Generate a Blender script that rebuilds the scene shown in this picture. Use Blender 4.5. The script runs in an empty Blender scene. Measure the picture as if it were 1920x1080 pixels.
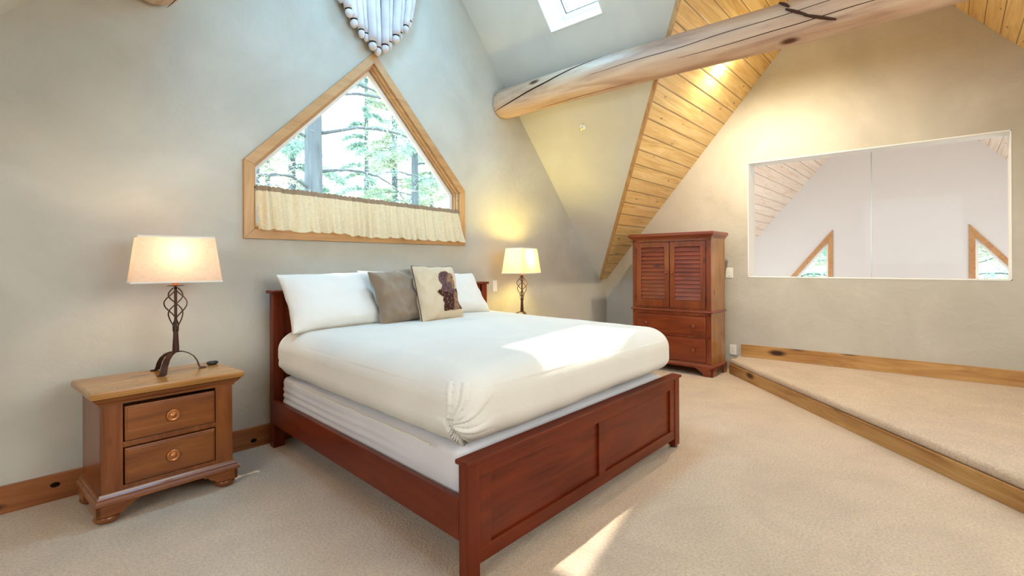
import bpy, bmesh, math, random
from mathutils import Vector, Matrix, noise
from mathutils.geometry import tessellate_polygon
random.seed(7)
SC = bpy.context.scene
COL = SC.collection
PI = math.pi

def lin(c):
    return tuple(((v/255)/12.92 if v/255 <= .04045 else ((v/255+.055)/1.055)**2.4) for v in c)

# ------------------------------------------------------------------ camera
cam_d = bpy.data.cameras.new('camera')
cam = bpy.data.objects.new('camera', cam_d); COL.objects.link(cam)
cam_d.sensor_width = 36; cam_d.lens = 36*941/1920; cam_d.clip_start = .02; cam_d.clip_end = 200
yaw = math.radians(41.1); roll = math.radians(0.25)
F = Vector((math.cos(yaw), math.sin(yaw), 0)); R0 = Vector((math.sin(yaw), -math.cos(yaw), 0)); U0 = Vector((0, 0, 1))
Rr = R0*math.cos(roll)-U0*math.sin(roll); Ur = U0*math.cos(roll)+R0*math.sin(roll)
M = Matrix((Rr, Ur, -F)).transposed().to_4x4(); M.translation = Vector((0, 0, 1.25))
cam.matrix_world = M
cam_d.shift_y = -44.5/1920
SC.camera = cam

# ------------------------------------------------------------------ colour management, sky, sun, daylight
SC.view_settings.view_transform = 'Standard'
try: SC.view_settings.look = 'None'
except Exception: pass
SC.view_settings.exposure = 0.0
SC.view_settings.gamma = 1
SC.view_settings.use_curve_mapping = False
SC.cycles.max_bounces = 8
SC.cycles.diffuse_bounces = 5
SC.cycles.sample_clamp_indirect = 6
SC.cycles.caustics_reflective = False
SC.cycles.caustics_refractive = False

W = bpy.data.worlds.new('sky'); SC.world = W; W.use_nodes = True
wn = W.node_tree.nodes; wl = W.node_tree.links
bg = wn['Background']; bg.inputs['Strength'].default_value = 6.0
bg.inputs['Color'].default_value = (.80, .96, 1.0, 1)

def light(name, kind, loc, energy, color, direction=None, **kw):
    d = bpy.data.lights.new(name, kind); d.energy = energy; d.color = color
    for k, v in kw.items(): setattr(d, k, v)
    o = bpy.data.objects.new(name, d); COL.objects.link(o); o.location = loc
    if direction is not None: o.rotation_euler = Vector(direction).to_track_quat('-Z', 'Y').to_euler()
    return o

SUN = Vector((.292, .268, 1)).normalized()
light('sun', 'SUN', (0, 0, 12), 7.0, (1, .95, .88), -SUN, angle=math.radians(.8))
# daylight at the skylights and unseen windows behind the camera, plus added great-room fill
light('skylight_daylight', 'AREA', (3.40, 2.52, 4.22), 40, (.14, .56, 1.0), (-.74, 0, -.67), shape='RECTANGLE', size=.5, size_y=1.1)
light('skylight_daylight', 'AREA', (1.44, 2.52, 4.22), 44, (.10, .50, 1.0), (.74, 0, -.67), shape='RECTANGLE', size=.5, size_y=1.1)  # light of the unseen left skylight, added for a stronger blue tint
light('front_window_daylight', 'AREA', (2.42, -2.14, 2.0), 38, (1, .94, .88), (0, 1, -.8), shape='RECTANGLE', size=3.2, size_y=1.5)
light('left_window_daylight', 'AREA', (-2.10, .7, 2.0), 42, (.80, .88, 1.0), (1, .1, -.6), shape='RECTANGLE', size=1.8, size_y=1.5)
light('great_room_fill', 'AREA', (8.6, -2.1, .8), 145, (1, .975, .975), (.25, 1, .55), shape='RECTANGLE', size=3.6, size_y=2.6)  # added fill to brighten the great room; this side wall has no window
light('great_room_fill', 'AREA', (8.6, 3.4, .8), 115, (1, .975, .975), (.25, -1, .55), shape='RECTANGLE', size=3.6, size_y=2.6)  # second added fill, from the opposite windowless side

# ------------------------------------------------------------------ helpers
def tag(o, label=None, cat=None, group=None, kind=None):
    if label: o['label'] = label
    if cat: o['category'] = cat
    if group: o['group'] = group
    if kind: o['kind'] = kind
    return o

def empty(name, loc=(0, 0, 0), rz=0, label=None, cat=None, group=None, kind=None):
    o = bpy.data.objects.new(name, None); COL.objects.link(o)
    o.location = loc; o.rotation_euler = (0, 0, rz); o.empty_display_size = .1
    return tag(o, label, cat, group, kind)

def obj(name, bm, mat, parent=None, bevel=0, seg=2, smooth=False, loc=None, autos=None, sub=0):
    me = bpy.data.meshes.new(name)
    bmesh.ops.recalc_face_normals(bm, faces=bm.faces)
    bm.to_mesh(me); bm.free()
    for m in (mat if isinstance(mat, (list, tuple)) else [mat]): me.materials.append(m)
    if smooth or bevel:
        for p in me.polygons: p.use_smooth = True
    if autos or (bevel and not smooth):
        me.set_sharp_from_angle(angle=math.radians(autos or 40))
    o = bpy.data.objects.new(name, me); COL.objects.link(o)
    if parent: o.parent = parent
    if loc: o.location = loc
    if bevel:
        b = o.modifiers.new('bevel', 'BEVEL'); b.width = bevel; b.segments = seg; b.limit_method = 'ANGLE'
        b.angle_limit = math.radians(40); b.harden_normals = True
    if sub:
        s = o.modifiers.new('sub', 'SUBSURF'); s.levels = sub; s.render_levels = sub
    return o

def struct(name, bm, mat, **kw):
    return tag(obj(name, bm, mat, **kw), kind='structure')

def box(bm, x0, x1, y0, y1, z0, z1, mp=None, mi=0):
    c = [(x0, y0, z0), (x1, y0, z0), (x1, y1, z0), (x0, y1, z0), (x0, y0, z1), (x1, y0, z1), (x1, y1, z1), (x0, y1, z1)]
    v = [bm.verts.new(mp(p) if mp else p) for p in c]
    for f in ((0, 3, 2, 1), (4, 5, 6, 7), (0, 1, 5, 4), (1, 2, 6, 5), (2, 3, 7, 6), (3, 0, 4, 7)):
        bm.faces.new([v[i] for i in f]).material_index = mi
    return bm

def B(*a, **k): return box(bmesh.new(), *a, **k)

def tube(bm, pts, r, n=8, cap=True, closed=False):
    pts = [Vector(p) for p in pts]; N = len(pts)
    rs = r if isinstance(r, (list, tuple)) else [r]*N
    rings = []; prev = None
    for i, p in enumerate(pts):
        if closed: t = pts[(i+1) % N]-pts[i-1]
        else: t = pts[min(i+1, N-1)]-pts[max(i-1, 0)]
        t.normalize()
        if prev is None:
            a = Vector((0, 0, 1)) if abs(t.z) < .9 else Vector((1, 0, 0))
            u = t.cross(a).normalized()
        else:
            u = (prev-t*prev.dot(t)).normalized()
        prev = u; w = t.cross(u)
        rings.append([bm.verts.new(p+(u*math.cos(2*PI*k/n)+w*math.sin(2*PI*k/n))*rs[i]) for k in range(n)])
    for i in range(N if closed else N-1):
        a = rings[i]; b = rings[(i+1) % N]
        for k in range(n): bm.faces.new((a[k], a[(k+1) % n], b[(k+1) % n], b[k]))
    if cap and not closed:
        bm.faces.new(rings[0][::-1]); bm.faces.new(rings[-1])
    return bm

def lathe(bm, prof, n=24, c=(0, 0, 0), ax='z', sx=1, sy=1):
    rings = []
    def P(r, z, a):
        x, y = r*math.cos(a)*sx, r*math.sin(a)*sy
        q = {'z': (x, y, z), 'y': (x, z, y), 'x': (z, x, y)}[ax]
        return (c[0]+q[0], c[1]+q[1], c[2]+q[2])
    for r, z in prof:
        if r < 1e-6: rings.append([bm.verts.new(P(0, z, 0))])
        else: rings.append([bm.verts.new(P(r, z, 2*PI*k/n)) for k in range(n)])
    for a, b in zip(rings, rings[1:]):
        for k in range(n):
            q = [a[k % len(a)], a[(k+1) % len(a)], b[(k+1) % len(b)], b[k % len(b)]]
            u = []
            for v in q:
                if v not in u: u.append(v)
            if len(u) > 2: bm.faces.new(u)
    return bm

def slab(bm, poly, holes, th, mi=0):
    """flat polygon (3-D points) with holes, given thickness along vector th"""
    loops = [[Vector(p) for p in poly]]+[[Vector(p) for p in h] for h in holes]
    tris = tessellate_polygon(loops)
    flat = [p for l in loops for p in l]; th = Vector(th)
    a = [bm.verts.new(p) for p in flat]; b = [bm.verts.new(p+th) for p in flat]
    for t in tris:
        try:
            bm.faces.new([a[i] for i in t]).material_index = mi
            bm.faces.new([b[i] for i in reversed(t)]).material_index = mi
        except ValueError: pass
    k = 0
    for l in loops:
        n = len(l)
        for i in range(n):
            j = (i+1) % n
            bm.faces.new((a[k+i], a[k+j], b[k+j], b[k+i])).material_index = mi
        k += n
    return bm

def prism(bm, pts, axis, lo, hi, mp=None):
    """2-D outline extruded along an axis. axis x: pts=(y,z); y: (x,z); z: (x,y)"""
    f = {'x': lambda p, t: (t, p[0], p[1]), 'y': lambda p, t: (p[0], t, p[1]), 'z': lambda p, t: (p[0], p[1], t)}[axis]
    g = mp if mp else (lambda q: q)
    a = [bm.verts.new(g(f(p, lo))) for p in pts]; b = [bm.verts.new(g(f(p, hi))) for p in pts]
    n = len(pts)
    bm.faces.new(a[::-1]); bm.faces.new(b)
    for i in range(n): bm.faces.new((a[i], a[(i+1) % n], b[(i+1) % n], b[i]))
    return bm

def strip_mold(bm, prof, x0, x1, y0, y1):
    """moulding round three sides of a cabinet (front y0, sides) from profile (offset outward, z)"""
    path = [(x0, y1, -1, 0), (x0, y0, -1, -1), (x1, y0, 1, -1), (x1, y1, 1, 0)]
    rings = [[bm.verts.new((x+dx*o, y+dy*o, z)) for o, z in prof] for x, y, dx, dy in path]
    m = len(prof)
    for a, b in zip(rings, rings[1:]):
        for i in range(m-1): bm.faces.new((a[i], b[i], b[i+1], a[i+1]))
    bm.faces.new([r[-1] for r in rings]); bm.faces.new([r[0] for r in rings][::-1])
    bm.faces.new(rings[0]+[]) ; bm.faces.new(rings[-1][::-1])
    return bm

def rbox(bm, cx, cy, cz, hx, hy, hz, rx, rz, n=(40, 40, 12), disp=None, mp=None, nobottom=False):
    """rounded soft box with dense grid"""
    def side(o, u, v, nu, nv):
        g = [[bm.verts.new(o+u*(i/nu)+v*(j/nv)) for j in range(nv+1)] for i in range(nu+1)]
        for i in range(nu):
            for j in range(nv): bm.faces.new((g[i][j], g[i+1][j], g[i+1][j+1], g[i][j+1]))
    X, Y, Z = Vector((2*hx, 0, 0)), Vector((0, 2*hy, 0)), Vector((0, 0, 2*hz)); o = Vector((-hx, -hy, -hz))
    side(o+Z, X, Y, n[0], n[1])
    if not nobottom: side(o, Y, X, n[1], n[0])
    side(o, X, Z, n[0], n[2]); side(o+Y, Z, X, n[2], n[0])
    side(o, Z, Y, n[2], n[1]); side(o+X, Y, Z, n[1], n[2])
    bmesh.ops.remove_doubles(bm, verts=bm.verts, dist=1e-5)
    for v in bm.verts:
        p = v.co
        q = Vector((max(-hx+rx, min(hx-rx, p.x)), max(-hy+rx, min(hy-rx, p.y)), max(-hz+rz, min(hz-rz, p.z))))
        d = Vector(((p.x-q.x)/rx, (p.y-q.y)/rx, (p.z-q.z)/rz))
        if d.length > 1e-6:
            m = max(abs(d.x), abs(d.y), abs(d.z)); 
            d = d.normalized()*m
            d = Vector((d.x*rx, d.y*rx, d.z*rz))
            v.co = q+d
    bm.normal_update()
    if disp:
        new = {v: v.co+v.normal*disp(v.co.copy(), v.normal.copy()) for v in bm.verts}
        for v, c in new.items(): v.co = c
    for v in bm.verts:
        c = v.co+Vector((cx, cy, cz)); v.co = mp(c) if mp else c
    return bm

def fbm(p, s, o=3):
    return noise.fractal(Vector(p)*s, 1.0, 2.0, o)

# ------------------------------------------------------------------ materials
MATS = {}
def nmat(name, base=(1, 1, 1), rough=.6, spec=.3, **kw):
    m = bpy.data.materials.new(name); m.use_nodes = True
    b = m.node_tree.nodes['Principled BSDF']
    b.inputs['Base Color'].default_value = (*base, 1); b.inputs['Roughness'].default_value = rough
    b.inputs['Specular IOR Level'].default_value = spec
    for k, v in kw.items(): b.inputs[k].default_value = v
    return m, m.node_tree.nodes, m.node_tree.links, b

def mapping(N, L, scale=(1, 1, 1), rot=(0, 0, 0), loc=(0, 0, 0)):
    tc = N.new('ShaderNodeTexCoord'); mp = N.new('ShaderNodeMapping')
    mp.inputs['Scale'].default_value = scale; mp.inputs['Rotation'].default_value = rot; mp.inputs['Location'].default_value = loc
    L.new(tc.outputs['Object'], mp.inputs['Vector']); return mp.outputs['Vector']

def noise_n(N, L, vec, scale, detail=4, rough=.5, dist=0):
    n = N.new('ShaderNodeTexNoise'); n.inputs['Scale'].default_value = scale; n.inputs['Detail'].default_value = detail
    n.inputs['Roughness'].default_value = rough; n.inputs['Distortion'].default_value = dist
    L.new(vec, n.inputs['Vector']); return n.outputs['Fac']

def ramp(N, L, fac, stops):
    r = N.new('ShaderNodeValToRGB'); e = r.color_ramp.elements
    while len(e) > 1: e.remove(e[0])
    e[0].position = stops[0][0]; e[0].color = (*stops[0][1], 1)
    for p, c in stops[1:]:
        q = e.new(p); q.color = (*c, 1)
    L.new(fac, r.inputs['Fac']); return r.outputs['Color']

def bump(N, L, b, h, strength=.2, dist=.01):
    n = N.new('ShaderNodeBump'); n.inputs['Strength'].default_value = strength; n.inputs['Distance'].default_value = dist
    L.new(h, n.inputs['Height']); L.new(n.outputs['Normal'], b.inputs['Normal'])

def mixc(N, L, fac, a, b, mode='MIX'):
    m = N.new('ShaderNodeMix'); m.data_type = 'RGBA'; m.blend_type = mode
    for s, v in ((m.inputs[0], fac), (m.inputs[6], a), (m.inputs[7], b)):
        if hasattr(v, 'links'): L.new(v, s)
        elif isinstance(v, (int, float)): s.default_value = v
        else: s.default_value = (*v, 1)
    return m.outputs[2]

def math_n(N, L, op, a, b=None):
    m = N.new('ShaderNodeMath'); m.operation = op
    for s, v in ((m.inputs[0], a), (m.inputs[1], b)):
        if v is None: continue
        if hasattr(v, 'links'): L.new(v, s)
        else: s.default_value = v
    return m.outputs[0]

def wood(name, dark, mid, light_, axis='x', rough=.35, spec=.5, knots=.0, coat=0, gs=1.0, kcol=(60, 30, 12), bumpy=.05):
    m, N, L, b = nmat(name, rough=rough, spec=spec)
    sc = {'x': (1.2, 14, 14), 'y': (14, 1.2, 14), 'z': (14, 14, 1.2)}[axis]
    v = mapping(N, L, tuple(s*gs for s in sc))
    f = noise_n(N, L, v, 1.0, 6, .6, 1.2)
    c = ramp(N, L, f, [(.3, lin(dark)), (.5, lin(mid)), (.72, lin(light_))])
    v2 = mapping(N, L, (.9, .9, .9)); f2 = noise_n(N, L, v2, 2.2, 2)
    c = mixc(N, L, .25, c, ramp(N, L, f2, [(.35, lin(dark)), (.65, lin(light_))]), 'MIX')
    if knots:
        ks = {'x': (2.2, 6, 6), 'y': (6, 2.2, 6), 'z': (6, 6, 2.2)}[axis]
        vo = N.new('ShaderNodeTexVoronoi'); vo.inputs['Scale'].default_value = 1
        L.new(mapping(N, L, ks), vo.inputs['Vector'])
        k = ramp(N, L, vo.outputs['Distance'], [(0, (1, 1, 1)), (.07*knots, (1, 1, 1)), (.16*knots, (0, 0, 0))])
        c = mixc(N, L, k, c, lin(kcol))
    L.new(c, b.inputs['Base Color'])
    if coat: b.inputs['Coat Weight'].default_value = coat; b.inputs['Coat Roughness'].default_value = .18
    bump(N, L, b, f, bumpy, .01)
    return m

def plaster(name, c, var=8, bs=.25, dirt=None):
    m, N, L, b = nmat(name, rough=.75, spec=.25)
    v = mapping(N, L)
    f = noise_n(N, L, v, 1.6, 5, .6, .6)
    c0 = tuple(max(0, x-var) for x in c); c1 = tuple(min(255, x+var) for x in c)
    L.new(ramp(N, L, f, [(.3, lin(c0)), (.7, lin(c1))]), b.inputs['Base Color'])
    g = noise_n(N, L, v, 5.5, 7, .62, 1.5)
    bump(N, L, b, g, bs, .03)
    return m

M_plaster = plaster('plaster_wall', (188, 181, 167), 9, .16)
M_plaster2 = plaster('plaster_slope', (204, 199, 187), 5, .08)
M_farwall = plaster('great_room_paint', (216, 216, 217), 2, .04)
M_white = nmat('white_paint', lin((240, 240, 236)), .5, .3)[0]
M_plate = nmat('white_plastic', lin((236, 232, 222)), .35, .5)[0]
M_pine = wood('pine_trim', (136, 88, 42), (176, 128, 72), (204, 160, 102), 'x', .4, .4, 1.5)
M_pine_r = wood('reddish_pine_trim', (112, 60, 30), (146, 86, 46), (172, 110, 66), 'x', .4, .4, .8)
M_pine_y = wood('pine_trim_y', (136, 88, 42), (176, 128, 72), (204, 160, 102), 'y', .4, .4, 1.6)
M_pine_z = wood('pine_trim_z', (160, 112, 64), (192, 146, 94), (210, 168, 118), 'z', .4, .4, 0)
M_casing = wood('window_casing_wood', (166, 118, 74), (188, 142, 94), (202, 158, 110), 'x', .4, .4, 0)
M_cherry_x = wood('cherry_wood', (76, 22, 6), (102, 34, 9), (122, 48, 16), 'x', .36, .28, 0, 0)
M_cherry_y = wood('cherry_wood_y', (76, 22, 6), (102, 34, 9), (122, 48, 16), 'y', .36, .28, 0, 0)
M_cherry_z = wood('cherry_wood_z', (76, 22, 6), (102, 34, 9), (122, 48, 16), 'z', .36, .28, 0, 0)
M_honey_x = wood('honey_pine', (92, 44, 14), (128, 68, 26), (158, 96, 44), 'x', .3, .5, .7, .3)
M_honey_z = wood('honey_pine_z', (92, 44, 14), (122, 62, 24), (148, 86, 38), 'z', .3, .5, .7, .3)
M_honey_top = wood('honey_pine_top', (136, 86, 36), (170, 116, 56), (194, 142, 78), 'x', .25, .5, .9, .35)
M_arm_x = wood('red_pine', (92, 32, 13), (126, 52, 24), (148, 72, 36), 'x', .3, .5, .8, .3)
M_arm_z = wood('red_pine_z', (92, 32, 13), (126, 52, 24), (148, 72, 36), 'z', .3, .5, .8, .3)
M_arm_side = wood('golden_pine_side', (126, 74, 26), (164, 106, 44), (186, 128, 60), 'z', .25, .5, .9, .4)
M_dark = nmat('knot_wood', (.01, .006, .004), .8, .1)[0]  # near-black wood of the baseboard knots
M_iron = nmat('bronze_iron', lin((74, 48, 38)), .42, .5, Metallic=.7)[0]
M_black = nmat('black_plastic', (.012, .012, .014), .25, .5)[0]
M_chrome = nmat('brushed_metal', lin((170, 168, 160)), .3, .5, Metallic=1.0)[0]
M_brass = nmat('copper_ring', lin((190, 120, 70)), .3, .5, Metallic=.6)[0]

# carpet
M_carpet, N, L, b = nmat('carpet', rough=.95, spec=.1)
v = mapping(N, L); f = noise_n(N, L, v, 2.2, 6, .65, .8); g = noise_n(N, L, v, 75, 4, .75)
c = ramp(N, L, f, [(.3, lin((198, 172, 146))), (.55, lin((222, 197, 168))), (.75, lin((236, 214, 186)))])
c = mixc(N, L, .75, c, ramp(N, L, g, [(.36, lin((138, 114, 98))), (.6, lin((232, 216, 196)))]), 'MULTIPLY')
c = mixc(N, L, .35, c, lin((242, 224, 200)))
L.new(c, b.inputs['Base Color']); b.inputs['Sheen Weight'].default_value = .2
hb = math_n(N, L, 'ADD', g, math_n(N, L, 'MULTIPLY', f, .8)); bump(N, L, b, hb, .9, .012)

# plank ceiling: boards run along x, the joint pattern follows the slope (z)
def planks(name, cols, pitch=.118, off=0.):
    m, N, L, b = nmat(name, rough=.3, spec=.5)
    tc = N.new('ShaderNodeTexCoord'); sp = N.new('ShaderNodeSeparateXYZ'); L.new(tc.outputs['Object'], sp.inputs[0])
    zz = math_n(N, L, 'DIVIDE', math_n(N, L, 'ADD', sp.outputs['Z'], 3+off), pitch)
    fr = math_n(N, L, 'FRACT', zz); idx = math_n(N, L, 'FLOOR', zz)
    wnz = N.new('ShaderNodeTexWhiteNoise'); wnz.noise_dimensions = '1D'; L.new(idx, wnz.inputs['W'])
    cb = N.new('ShaderNodeCombineXYZ')
    L.new(math_n(N, L, 'MULTIPLY', sp.outputs['X'], 1.3), cb.inputs[0])
    L.new(math_n(N, L, 'MULTIPLY', sp.outputs['Z'], 26), cb.inputs[1])
    L.new(math_n(N, L, 'MULTIPLY', idx, 7.3), cb.inputs[2])
    gr = noise_n(N, L, cb.outputs[0], 1.0, 5, .6, 1.0)
    c = ramp(N, L, gr, [(.3, lin(cols[0])), (.5, lin(cols[1])), (.7, lin(cols[2]))])
    c = mixc(N, L, math_n(N, L, 'MULTIPLY', wnz.outputs['Value'], .35), c, lin(cols[0]))
    vo = N.new('ShaderNodeTexVoronoi'); L.new(mapping(N, L, (4.5, 9, 9)), vo.inputs['Vector']); vo.inputs['Scale'].default_value = 1
    k = ramp(N, L, vo.outputs['Distance'], [(0, (1, 1, 1)), (.06, (1, 1, 1)), (.13, (0, 0, 0))])
    c = mixc(N, L, math_n(N, L, 'MULTIPLY', k, .8), c, lin((96, 52, 20)))
    ed = math_n(N, L, 'LESS_THAN', fr, .06)
    c = mixc(N, L, math_n(N, L, 'MULTIPLY', ed, .75), c, lin((88, 50, 20)))
    L.new(c, b.inputs['Base Color'])
    b.inputs['Coat Weight'].default_value = .3; b.inputs['Coat Roughness'].default_value = .2
    tri = math_n(N, L, 'MINIMUM', math_n(N, L, 'MULTIPLY', fr, 9), 1); bump(N, L, b, tri, .5, .01)
    return m
M_planks = planks('pine_planks', ((206, 160, 88), (236, 200, 126), (248, 222, 164)))
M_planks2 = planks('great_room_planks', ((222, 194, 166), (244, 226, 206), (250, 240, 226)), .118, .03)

# log
M_log, N, L, b = nmat('peeled_log', rough=.5, spec=.35)
v = mapping(N, L, (7, .9, 7)); f = noise_n(N, L, v, 1.0, 7, .62, 1.4)
c = ramp(N, L, f, [(.28, lin((140, 106, 84))), (.45, lin((190, 154, 126))), (.62, lin((216, 186, 158)))])
v2 = mapping(N, L, (2.0, .6, 2.0)); f2 = noise_n(N, L, v2, 1.3, 3)
c = mixc(N, L, .35, c, ramp(N, L, f2, [(.35, lin((176, 142, 124))), (.65, lin((224, 184, 138)))]))
vo = N.new('ShaderNodeTexVoronoi'); vo.inputs['Scale'].default_value = 1; L.new(mapping(N, L, (4, 1.9, 4)), vo.inputs['Vector'])
k = ramp(N, L, vo.outputs['Distance'], [(0, (1, 1, 1)), (.07, (1, 1, 1)), (.15, (0, 0, 0))]); c = mixc(N, L, k, c, lin((84, 48, 28)))
L.new(c, b.inputs['Base Color']); bump(N, L, b, f, .35, .02)
M_crack = nmat('log_check', lin((50, 26, 14)), .9, .1)[0]
M_scar = nmat('log_scar', lin((72, 46, 34)), .8, .2)[0]

def fabric(name, c, var=6, weave=260, rough=.85, bs=.12, sheen=.1, wr=0):
    m, N, L, b = nmat(name, rough=rough, spec=.15)
    v = mapping(N, L); f = noise_n(N, L, v, 3.0, 4)
    L.new(ramp(N, L, f, [(.3, lin(tuple(max(0, x-var) for x in c))), (.7, lin(tuple(min(255, x+var) for x in c)))]), b.inputs['Base Color'])
    g = noise_n(N, L, v, weave, 2)
    if wr: g = math_n(N, L, 'ADD', math_n(N, L, 'MULTIPLY', g, .25), noise_n(N, L, v, wr, 4, .55, .8))
    bump(N, L, b, g, bs, .01 if wr else .004); b.inputs['Sheen Weight'].default_value = sheen
    return m
M_duvet = fabric('white_cotton_duvet', (219, 212, 201), 3, 150, .9, .35)
M_pillow = fabric('white_pillowcase', (229, 222, 212), 3, 300, .85, .6, .1, 5)
M_box = fabric('box_spring_cover', (212, 207, 208), 4, 300, .7, .15, .1, 4)
M_brown = fabric('brown_silk', (140, 118, 96), 12, 300, .5, .4, .4, 7)
M_tan = fabric('tan_canvas', (206, 184, 154), 8, 200, .8, .4, .1, 9)
M_pipe = nmat('dark_piping', lin((60, 44, 34)), .7, .2)[0]
M_ink1 = nmat('sepia_ink_dark', lin((66, 40, 32)), .8, .1)[0]
M_ink2 = nmat('sepia_ink_mid', lin((112, 78, 60)), .8, .1)[0]
M_ink3 = nmat('sepia_ink_light', lin((146, 110, 82)), .8, .1)[0]
M_hair = nmat('sepia_ink_hair', lin((104, 76, 76)), .8, .1)[0]
M_hide = fabric('white_hide', (214, 202, 198), 22, 40, .8, .4, .2, 14)
M_redcloth = fabric('dark_red_cloth', (110, 20, 30), 6)
M_band = nmat('black_fur_band', lin((34, 24, 26)), .9, .1)[0]

def translucent(name, c, t=.5, glue=None):
    m = bpy.data.materials.new(name); m.use_nodes = True; N = m.node_tree.nodes; L = m.node_tree.links
    N.remove(N['Principled BSDF']); out = N['Material Output']
    d = N.new('ShaderNodeBsdfDiffuse'); tr = N.new('ShaderNodeBsdfTranslucent'); mx = N.new('ShaderNodeMixShader')
    f = noise_n(N, L, mapping(N, L, (1, 1, 1)), 60, 3); cc = ramp(N, L, f, [(.3, tuple(x*.88 for x in lin(c))), (.7, lin(c))])
    L.new(cc, d.inputs['Color']); L.new(cc, tr.inputs['Color']); mx.inputs[0].default_value = t
    L.new(d.outputs[0], mx.inputs[1]); L.new(tr.outputs[0], mx.inputs[2]); L.new(mx.outputs[0], out.inputs['Surface'])
    return m
M_shade = translucent('linen_shade', (226, 200, 176), .24)
M_curtain = translucent('cream_voile', (232, 210, 172), .07)
M_curtain_hem = translucent('taupe_heading', (160, 134, 110), .08)

m = bpy.data.materials.new('clear_glass'); m.use_nodes = True; N = m.node_tree.nodes; L = m.node_tree.links
N.remove(N['Principled BSDF']); t = N.new('ShaderNodeBsdfTransparent'); g = N.new('ShaderNodeBsdfGlossy'); g.inputs['Roughness'].default_value = .02
lw = N.new('ShaderNodeLayerWeight'); lw.inputs['Blend'].default_value = .12; mx = N.new('ShaderNodeMixShader')
t.inputs['Color'].default_value = (.97, .985, .98, 1)
L.new(math_n(N, L, 'MULTIPLY', lw.outputs['Fresnel'], .6), mx.inputs[0]); L.new(t.outputs[0], mx.inputs[1]); L.new(g.outputs[0], mx.inputs[2]); L.new(mx.outputs[0], N['Material Output'].inputs['Surface'])
M_glass = m

def emit(name, c, s):
    m = bpy.data.materials.new(name); m.use_nodes = True; N = m.node_tree.nodes; L = m.node_tree.links
    N.remove(N['Principled BSDF']); e = N.new('ShaderNodeEmission'); e.inputs['Color'].default_value = (*c, 1); e.inputs['Strength'].default_value = s
    L.new(e.outputs[0], N['Material Output'].inputs['Surface']); return m
M_bulb = emit('lit_bulb', (1, .9, .7), 5)

# ------------------------------------------------------------------ room shell
YA = 3.62; YS = -2.25; XW = 6.16; XL = -2.2          # back wall, opposite wall, right gable wall, left gable wall
ZR, MR, YR = 4.446, 1.161, .685                       # main ridge height, pitch, ridge line y
AD, MD = 7.61, 1.10                                   # cross gable slope: z = AD - MD x
XD = 2.42; ZD = AD-MD*XD                              # its ridge
zmain = lambda y: ZR-MR*abs(y-YR)
xdr = lambda z: (AD-z)/MD                             # right slope x at height z
xdl = lambda z: 2*XD-xdr(z)
ZK = zmain(YA); ZKS = zmain(YS)
XV = xdr(ZR); XVL = xdl(ZR)

struct('floor', B(XL-.1, XW+.1, YS-.1, YA+.1, -.06, 0), M_carpet)

# back wall with the gable window hole
wx0, wx1, wz0, wz1, wpx, wpz = 1.435, 3.36, 1.50, 1.945, 2.395, 2.925
hole = [(wx0, YA, wz0), (wx1, YA, wz0), (wx1, YA, wz1), (wpx, YA, wpz), (wx0, YA, wz1)]
bm = bmesh.new()
slab(bm, [(XL-.1, YA, -.05), (XW+.1, YA, -.05), (XW+.1, YA, ZK), (xdr(ZK), YA, ZK), (XD, YA, ZD), (xdl(ZK), YA, ZK), (XL-.1, YA, ZK)], [hole], (0, .16, 0))
struct('wall_back', bm, M_plaster)

# right gable wall with the interior opening
oy0, oy1, oz0, oz1 = -.408, 1.757, 1.088, 2.405
bm = bmesh.new()
slab(bm, [(XW, YS, -.05), (XW, YA, -.05), (XW, YA, ZK), (XW, YR, ZR), (XW, YS, ZKS)],
     [[(XW, oy0, oz0), (XW, oy1, oz0), (XW, oy1, oz1), (XW, oy0, oz1)]], (.25, 0, 0))
struct('wall_right', bm, M_plaster)
# left gable wall and opposite wall (behind the camera), each with a window hole for the daylight
bm = bmesh.new()
slab(bm, [(XL, YS, -.05), (XL, YA, -.05), (XL, YA, ZK), (XL, YR, ZR), (XL, YS, ZKS)],
     [[(XL, -.25, 1.2), (XL, 1.6, 1.2), (XL, 1.6, 2.8), (XL, -.25, 2.8)]], (-.13, 0, 0))
struct('wall_left', bm, M_plaster)
bm = bmesh.new()
slab(bm, [(XL-.1, YS, -.05), (XW+.1, YS, -.05), (XW+.1, YS, ZKS), (xdr(ZKS), YS, ZKS), (XD, YS, ZD), (xdl(ZKS), YS, ZKS), (XL-.1, YS, ZKS)],
     [[(.8, YS, 1.4), (4.0, YS, 1.4), (4.0, YS, 2.4), (2.4, YS, 3.9), (.8, YS, 2.4)]], (0, -.16, 0))
struct('wall_front', bm, M_plaster)

nr = Vector((MD, 0, 1)).normalized()*.22; nl = Vector((-MD, 0, 1)).normalized()*.22
nn = Vector((0, MR, 1)).normalized()*.2; ns = Vector((0, -MR, 1)).normalized()*.2
# cross-gable slopes (plaster); the right one has the skylight, the left an added one
sy0, sy1, szl, szh = 2.26, 2.815, 3.425, 4.56
hole = [(xdr(szl), sy0, szl), (xdr(szl), sy1, szl), (xdr(szh), sy1, szh), (xdr(szh), sy0, szh)]
bm = bmesh.new()
slab(bm, [(XD, YA+.1, ZD), (xdr(ZK), YA+.1, ZK), (xdr(ZK), YA, ZK), (XV, YR, ZR), (xdr(ZKS), YS, ZKS), (XD, YS, ZD)], [hole], nr)
struct('ceiling', bm, M_plaster2)
bm = bmesh.new()
slab(bm, [(XD, YA+.1, ZD), (xdl(ZK), YA+.1, ZK), (xdl(ZK), YA, ZK), (XVL, YR, ZR), (xdl(ZKS), YS, ZKS), (XD, YS, ZD)],
     [[(xdl(szl), sy0, szl), (xdl(szl), sy1, szl), (xdl(szh), sy1, szh), (xdl(szh), sy0, szh)]], nl)
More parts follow.
